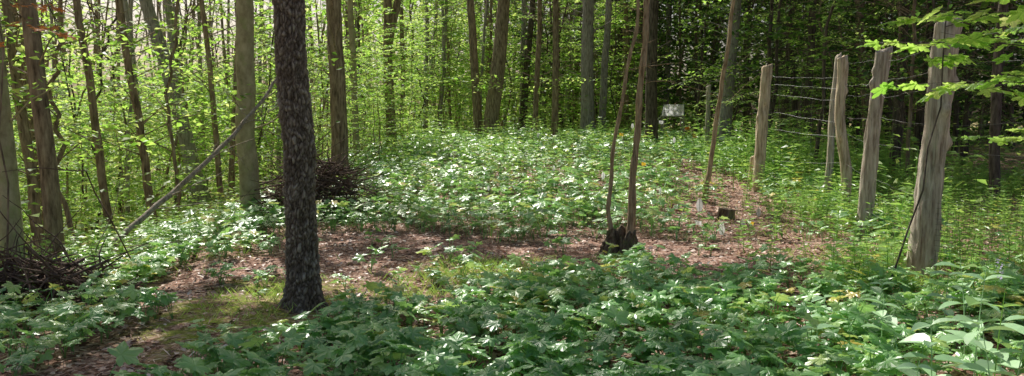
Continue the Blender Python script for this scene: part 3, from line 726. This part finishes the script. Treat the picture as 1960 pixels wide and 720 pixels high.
p2c=post(1583,14.2,1598,108,13,11,M_post,'thin split-rail post standing beside a knotty one',44,1,.02)
p1=post(1450,15,1464,128,20,20,M_post2,'pale tan wooden post beside the path',45,3,.01)
post(1434,15.3,1441,300,10,9,M_post2,'short slim brace leaning against a pale post',46,0,0)
p0=post(1352,22,1354,165,8,8,M_post,'slim distant wooden stake at the bed end',47,0,0)

root=bpy.data.objects.new('wire_fence',None);scene.collection.objects.link(root);root.location=(p1[2],15,p1[3])
tag(root,'rusty galvanised wire fence strung between wooden posts','fence')
off=np.array(root.location)
def ppos(p,h):
    f=h/p[4];return np.array([p[2]+(p[0]-p[2])*f,p[1],p[3]+h])
rw=np.random.default_rng(9)
pr=(5.6,4.6,5.5,float(gz(5.5,4.6)),2.4)
seq=[pr,p3,p2b,p2,p1]
for h in [.35,.75,1.2,1.5,1.85,2.0,2.28]:
    pts_=[]
    for a_,c_ in zip(seq[:-1],seq[1:]):
        A=ppos(a_,min(h+rw.normal(0,.05),a_[4]-.05));C_=ppos(c_,min(h+rw.normal(0,.05),c_[4]-.05));sg=rw.uniform(.0,.03)
        for u in np.linspace(0,1,9)[:-1]: pts_.append(A+(C_-A)*u+np.array([0,-.03,-sg*4*u*(1-u)])+rw.normal(0,.006,3))
    pts_.append(ppos(seq[-1],min(h,seq[-1][4]-.05)))
    b=B();Vt,Ft=tube(np.array(pts_)-off,.0012,4,False);b.add(Vt,Ft,.5)
    if h in (2.0,2.28):
        pa=np.array(pts_)-off
        for i in range(len(pa)-1):
            c_=pa[i]+(pa[i+1]-pa[i])*.5
            for q in range(2):
                dd=rw.normal(0,.013,3);Vt,Ft=tube([c_-dd,c_+dd],.0012,3,False);b.add(Vt,Ft,.5)
    obj('wire_strand',b.mesh('wire_strand',[M_wire]),(0,0,0),root)
b=B()
for a_,c_,st in ((p2,p1,.3),):
    A=ppos(a_,.2);C_=ppos(c_,.2);L_=np.linalg.norm(C_-A);m_=int(L_/st)
    for i in range(1,m_):
        p=A+(C_-A)*i/m_-off;Vt,Ft=tube([p+[0,-.03,.1],p+[.01,-.03,1.9]],.0011,3,False);b.add(Vt,Ft,.5)
obj('wire_mesh',b.mesh('wire_mesh',[M_wire]),(0,0,0),root)
b=B();A=ppos(p3,.0);C_=ppos(pr,.0);Lm=np.linalg.norm(C_-A)
for i in range(int(Lm/.05)):
    p=A+(C_-A)*i*.05/Lm-off;Vt,Ft=tube([p,p+[0,0,.75]],.0011,3,False);b.add(Vt,Ft,.5)
for i in range(16):
    h=np.array([0,0,i*.05]);Vt,Ft=tube([A+h-off,C_+h-off],.0011,3,False);b.add(Vt,Ft,.5)
obj('wire_mesh',b.mesh('wire_mesh',[M_green]),(0,0,0),root)

# ------------------------------------------------------------ brush piles, dead branch
def sticks(b,r,n,rx,ry,hh,Lr,rr):
    for i in range(n):
        a=r.uniform(0,6.28);q=r.random()**.6;px_=math.cos(a)*q*rx;py_=math.sin(a)*q*ry
        z_=r.random()**.5*hh*(1-q**2)+.03;L_=r.uniform(*Lr);da=r.uniform(0,6.28);el=r.normal(0,.33)
        dr=np.array([math.cos(da)*math.cos(el),math.sin(da)*math.cos(el)*.8,math.sin(el)]);P_=[np.array([px_,py_,z_])-dr*L_/2]
        for s_ in range(5): dr=dr+r.normal(0,.22,3);P_.append(P_[-1]+dr*L_/5)
        P_=np.array(P_);P_[:,2]=np.maximum(P_[:,2],.01)
        r1=r.uniform(*rr);Vt,Ft=tube(P_,np.linspace(r1,r1*.3,6),5,True);b.add(Vt,Ft,r.random(),0,True)
r=np.random.default_rng(12)
for (px,d,rx,ry,hh,n,L_,lab) in ((606,12.4,.8,.6,.92,620,(.3,1.2),'tall heap of dark tangled sticks beside a tree'),(40,6.7,.75,.5,.34,380,(.3,1.0),'low heap of dead twigs and branches on the bank')):
    b=B();sticks(b,r,n,rx,ry,hh,L_,(.004,.016));x=wx(px,d)
    tag(obj('brush_pile',b.mesh('brush_pile',[M_stick]),(x,d,float(gz(x,d)))),lab,'brush pile','piles of cut brush')
b=B();a0=np.array(ip(140,520,8.2))
pp=[a0,np.array(ip(195,478,8.6)),np.array(ip(330,368,9.6)),np.array(ip(440,268,10.6)),np.array(ip(500,200,11.2)),np.array(ip(535,150,11.6))]
pp=np.array(pp)-a0;Q=np.array([pl(pp,q) for q in np.linspace(0,1,24)])+np.random.default_rng(2).normal(0,.006,(24,3))
Vt,Ft=tube(Q,np.linspace(.042,.02,24),10,True,1+np.random.default_rng(1).normal(0,.06,(24,10)));b.add(Vt,Ft,.5,0,True)
r=np.random.default_rng(14)
for i in range(22):
    p=pl(Q,r.uniform(.05,1));dr=r.normal(0,1,3)*np.array([.6,.4,.6])+np.array([.5,.1,.2]);P_=[p]
    for s_ in range(5): dr=dr+r.normal(0,.25,3);P_.append(P_[-1]+dr*.12)
    Vt,Ft=tube(P_,np.linspace(.009,.002,6),4,False);b.add(Vt,Ft,.5,0,True)
tag(obj('fallen_branch',b.mesh('fallen_branch',[M_branch]),a0),'long bare dead branch leaning over the bank','branch')
for i,(p_) in enumerate([[(0,375,7.0),(60,420,7.2),(110,470,7.3),(150,530,7.4)],[(0,330,6.8),(80,320,7.0),(170,330,7.4),(250,350,8)],[(10,560,6.6),(90,520,6.8),(170,490,7.2),(260,480,7.8)],[(480,360,11.5),(430,420,10.5),(380,470,9.5),(360,500,8.6)]]):
    P_=np.array([ip(*q) for q in p_]);gz_=float(gz(P_[-1,0],P_[-1,1]));P_[-1,2]=gz_;o0=P_[-1].copy()
    b=B();Q=np.array([pl(P_-o0,q) for q in np.linspace(0,1,12)])+np.random.default_rng(i).normal(0,.01,(12,3));Vt,Ft=tube(Q,np.linspace(.003,.009,12),5);b.add(Vt,Ft,.5,0,True)
    tag(obj('dead_twig',b.mesh('dead_twig',[M_stick]),o0),'thin bare dead twig arching over the bank','twig','bare twigs on the bank')
r=np.random.default_rng(77);b=B();L=[]
x0,y0=-4.55,6.9;z0=float(gz(x0,y0));Pt=path((0,0,-.1),(.04,0),3.6,r,.1,10);Vt,Ft=tube(Pt,.012*(1-.7*np.linspace(0,1,10)),6);b.add(Vt,Ft,.5,0,True)
for i in range(6): spray(r,b,L,pl(Pt,.66+.05*i),[math.cos(i*1.1-1),math.sin(i*1.1-1),.1],.6,.085,4,3,.004,True)
root=bpy.data.objects.new('sapling',None);scene.collection.objects.link(root);root.location=(x0,y0,z0);tag(root,'thin sapling carrying dying orange leaves','sapling')
obj('trunk',b.mesh('trunk',[M_bark_brown]),(0,0,0),root);bb=B();scat(bb,mapleH,[l[0] for l in L],[l[1] for l in L],[l[2] for l in L],[l[3]*.7 for l in L],r.random(len(L)));obj('crown',bb.mesh('crown',[M_orleaf]),(0,0,0),root)

# ------------------------------------------------------------ plant markers
def marker(px,d,h,mat,kind,lab,sc=1):
    x=wx(px,d);z=float(gz(x,d));root=bpy.data.objects.new('plant_marker',None);scene.collection.objects.link(root);root.location=(x,d,z)
    root.rotation_euler=(0,0,R0.uniform(-.5,.5));tag(root,lab,'plant marker','plant markers in the herb bed')
    b=B();Vt,Ft=tube([[0,0,-.05],[.005,0,h*.5],[0,0,h+.01]],.0025*sc,5);b.add(Vt,Ft,.5);obj('stake',b.mesh('stake',[M_wire]),(0,0,0),root)
    b=B();n_=7;u=np.linspace(0,1,n_);V=[]
    if kind=='flag':
        for q in u: V+=[(q*.085*sc,.012*math.sin(q*6),h-.005-q*.01),(q*.085*sc,.012*math.sin(q*6+.5)+.006,h-.065*sc-q*.004)]
    else:
        for q in u:
            w_=.028*sc*math.sin(.35+q*2.3);V+=[(-w_,.01*math.sin(q*3),h-q*.11*sc),(w_,.008+.01*math.sin(q*3+.5),h-q*.11*sc)]
    V=np.array(V);Fq=np.array([(2*i,2*i+1,2*i+3,2*i+2) for i in range(n_-1)])
    b.add(V,[Fq],.5,0,True);o=obj('tag',b.mesh('tag',[mat]),(0,-.006,0),root)
wl='white plastic tag hanging on a wire stake';yl='small yellow flag on a wire stake';ol='small orange flag on a wire stake'
for px,d,h,mt,kd,lb,sc in [(1341,11.3,.38,M_white,'tag',wl,1.7),(1385,9.9,.22,M_white,'tag',wl,1.4),(1333,10.6,.14,M_white,'flag',wl,1),(1438,10.2,.2,M_yellow,'flag',yl,.8),
  (1060,15.5,.4,M_white,'tag',wl,.9),(935,13.4,.36,M_white,'tag',wl,.8),(1155,14.5,.42,M_white,'tag',wl,1.2),(1265,13,.38,M_white,'tag',wl,.9),(1455,11.5,.18,M_white,'tag',wl,1.1),(1375,21,.6,M_white,'flag',wl,1.8),
  (1310,25,.6,M_orange,'flag',ol,1.6),(1325,22,.55,M_orange,'flag',ol,1.4),(1240,24,.7,M_white,'flag',wl,1.8),(1260,26,.7,M_white,'flag',wl,1.8),(1345,25,.65,M_white,'flag',wl,1.8),(1210,25,.65,M_white,'tag',wl,1.6),
  (1185,22,.55,M_yellow,'flag',yl,1.3),(1030,22,.55,M_white,'tag',wl,1.2),(1290,20,.55,M_white,'tag',wl,1.3),(1400,18,.3,M_yellow,'flag',yl,1.2),(1030,12,.34,M_white,'tag',wl,.7),(1228,16,.42,M_yellow,'flag',yl,1.1),(1425,11,.12,M_white,'tag',wl,1)]:
    marker(px,d,h,mt,kd,lb,sc)

# ------------------------------------------------------------ white gridded crate on a stand
x,d=wx(1286,29),29.0;z=float(gz(x,d));zt=CAMZ+(230-201)/FP*d-z;h0=zt-.4
root=bpy.data.objects.new('plastic_crate',None);scene.collection.objects.link(root);root.location=(x,d,z);tag(root,'white gridded plastic crate set on a low wooden stand','crate')
w=.36;dp=.2
def box(b,x0,x1,y0,y1,z0,z1,mat=0):
    V=[(a_,c_,e_) for a_ in (x0,x1) for c_ in (y0,y1) for e_ in (z0,z1)]
    b.add(V,[np.array([(0,1,3,2),(4,6,7,5),(0,4,5,1),(2,3,7,6),(0,2,6,4),(1,5,7,3)])],.5,mat)
b=B()
V=[(-w,-dp,h0),(w,-dp,h0),(w,-dp,zt),(-w,-dp,zt),(-w,dp,h0),(w,dp,h0),(w,dp,h0+.1),(-w,dp,h0+.1)]
b.add(V,[np.array([(0,1,2,3),(0,3,7,4),(1,5,6,2),(0,4,5,1)])],.5)
obj('shell',b.mesh('shell',[M_tank]),(0,0,0),root)
b=B()
for q in np.linspace(-w,w,5): box(b,q-.01,q+.01,-dp-.022,-dp-.003,h0,zt)
for q in np.linspace(h0,zt,3): box(b,-w-.012,w+.012,-dp-.03,-dp-.023,q-.01,q+.01)
obj('rib',b.mesh('rib',[M_tank]),(0,0,0),root)
b=B();box(b,-w-.04,w+.04,-.24,.24,h0-.04,h0-.003)
for q in (-w,w):
    for e in (-.2,.2): box(b,q-.03,q+.03,e-.03,e+.03,-.1,h0-.042)
obj('stand',b.mesh('stand',[M_post]),(0,0,0),root)

# ------------------------------------------------------------ broad-leaved herbs close by
for i,(x,y,H,lf) in enumerate([(2.4,4.0,.74,.24),(2.05,3.75,.55,.23),(2.15,4.5,.46,.19),(1.7,4.3,.36,.17),(2.7,4.6,.66,.21),(2.2,3.5,.6,.24),(1.85,3.55,.38,.2),(2.9,5.2,.5,.18),(2.5,5.3,.42,.17),(2.0,4.9,.4,.16),(2.2,3.2,.46,.22),(2.55,3.9,.56,.22)]):
    bb=herb_variant(900+i,H,lf,ovate,5)
    o=obj('broadleaf_herb',bb.mesh('broadleaf_herb',[M_broad]),(x,y,float(gz(x,y))))
    tag(o,'tall herb with large pointed glossy green leaves','plant','tall broad-leaved herbs')
x,y=2.38,3.8
b=herb_variant(950,.7,.13,ovate,3)
r=np.random.default_rng(6);n=26;h=r.uniform(.72,.82,n);a=r.uniform(0,6.28,n)
scat(b,rhomb,np.stack([np.cos(a)*.006,np.sin(a)*.006,h],1),np.stack([np.cos(a),np.sin(a),r.uniform(.2,1,n)],1),np.tile([0,0,1.],(n,1)),r.uniform(.01,.02,n),r.random(n),1)
tag(obj('flowering_herb',b.mesh('flowering_herb',[M_herb,M_petal]),(x,y,float(gz(x,y)))),'upright herb with a pale purple flower spike','plant')

# ------------------------------------------------------------ sky, sun, camera
w=bpy.data.worlds.new('World');scene.world=w;w.use_nodes=True;t=w.node_tree;t.nodes.clear()
sk=t.nodes.new('ShaderNodeTexSky');sk.sky_type='NISHITA';sk.sun_disc=False;sk.sun_elevation=SUN_EL;sk.sun_rotation=SUN_AZ;sk.air_density=1.0;sk.dust_density=5.0
bg=t.nodes.new('ShaderNodeBackground');bg.inputs[1].default_value=.105;o=t.nodes.new('ShaderNodeOutputWorld')
t.links.new(sk.outputs[0],bg.inputs[0]);t.links.new(bg.outputs[0],o.inputs[0])
L=bpy.data.lights.new('sun','SUN');L.energy=5;L.angle=math.radians(.5);L.color=(1,.96,.88)
lo=bpy.data.objects.new('sun',L);scene.collection.objects.link(lo);lo.rotation_euler=Vector(S).to_track_quat('Z','Y').to_euler()
cam=bpy.data.cameras.new('camera');cam.lens=36*FP/1960;cam.sensor_width=36;cam.clip_end=2000;cam.clip_start=.05
co=bpy.data.objects.new('camera',cam);scene.collection.objects.link(co);co.location=(0,0,CAMZ);co.rotation_euler=(math.radians(90-PITCH),0,0)
scene.camera=co
scene.view_settings.view_transform='Standard';scene.view_settings.look='None';scene.view_settings.exposure=0
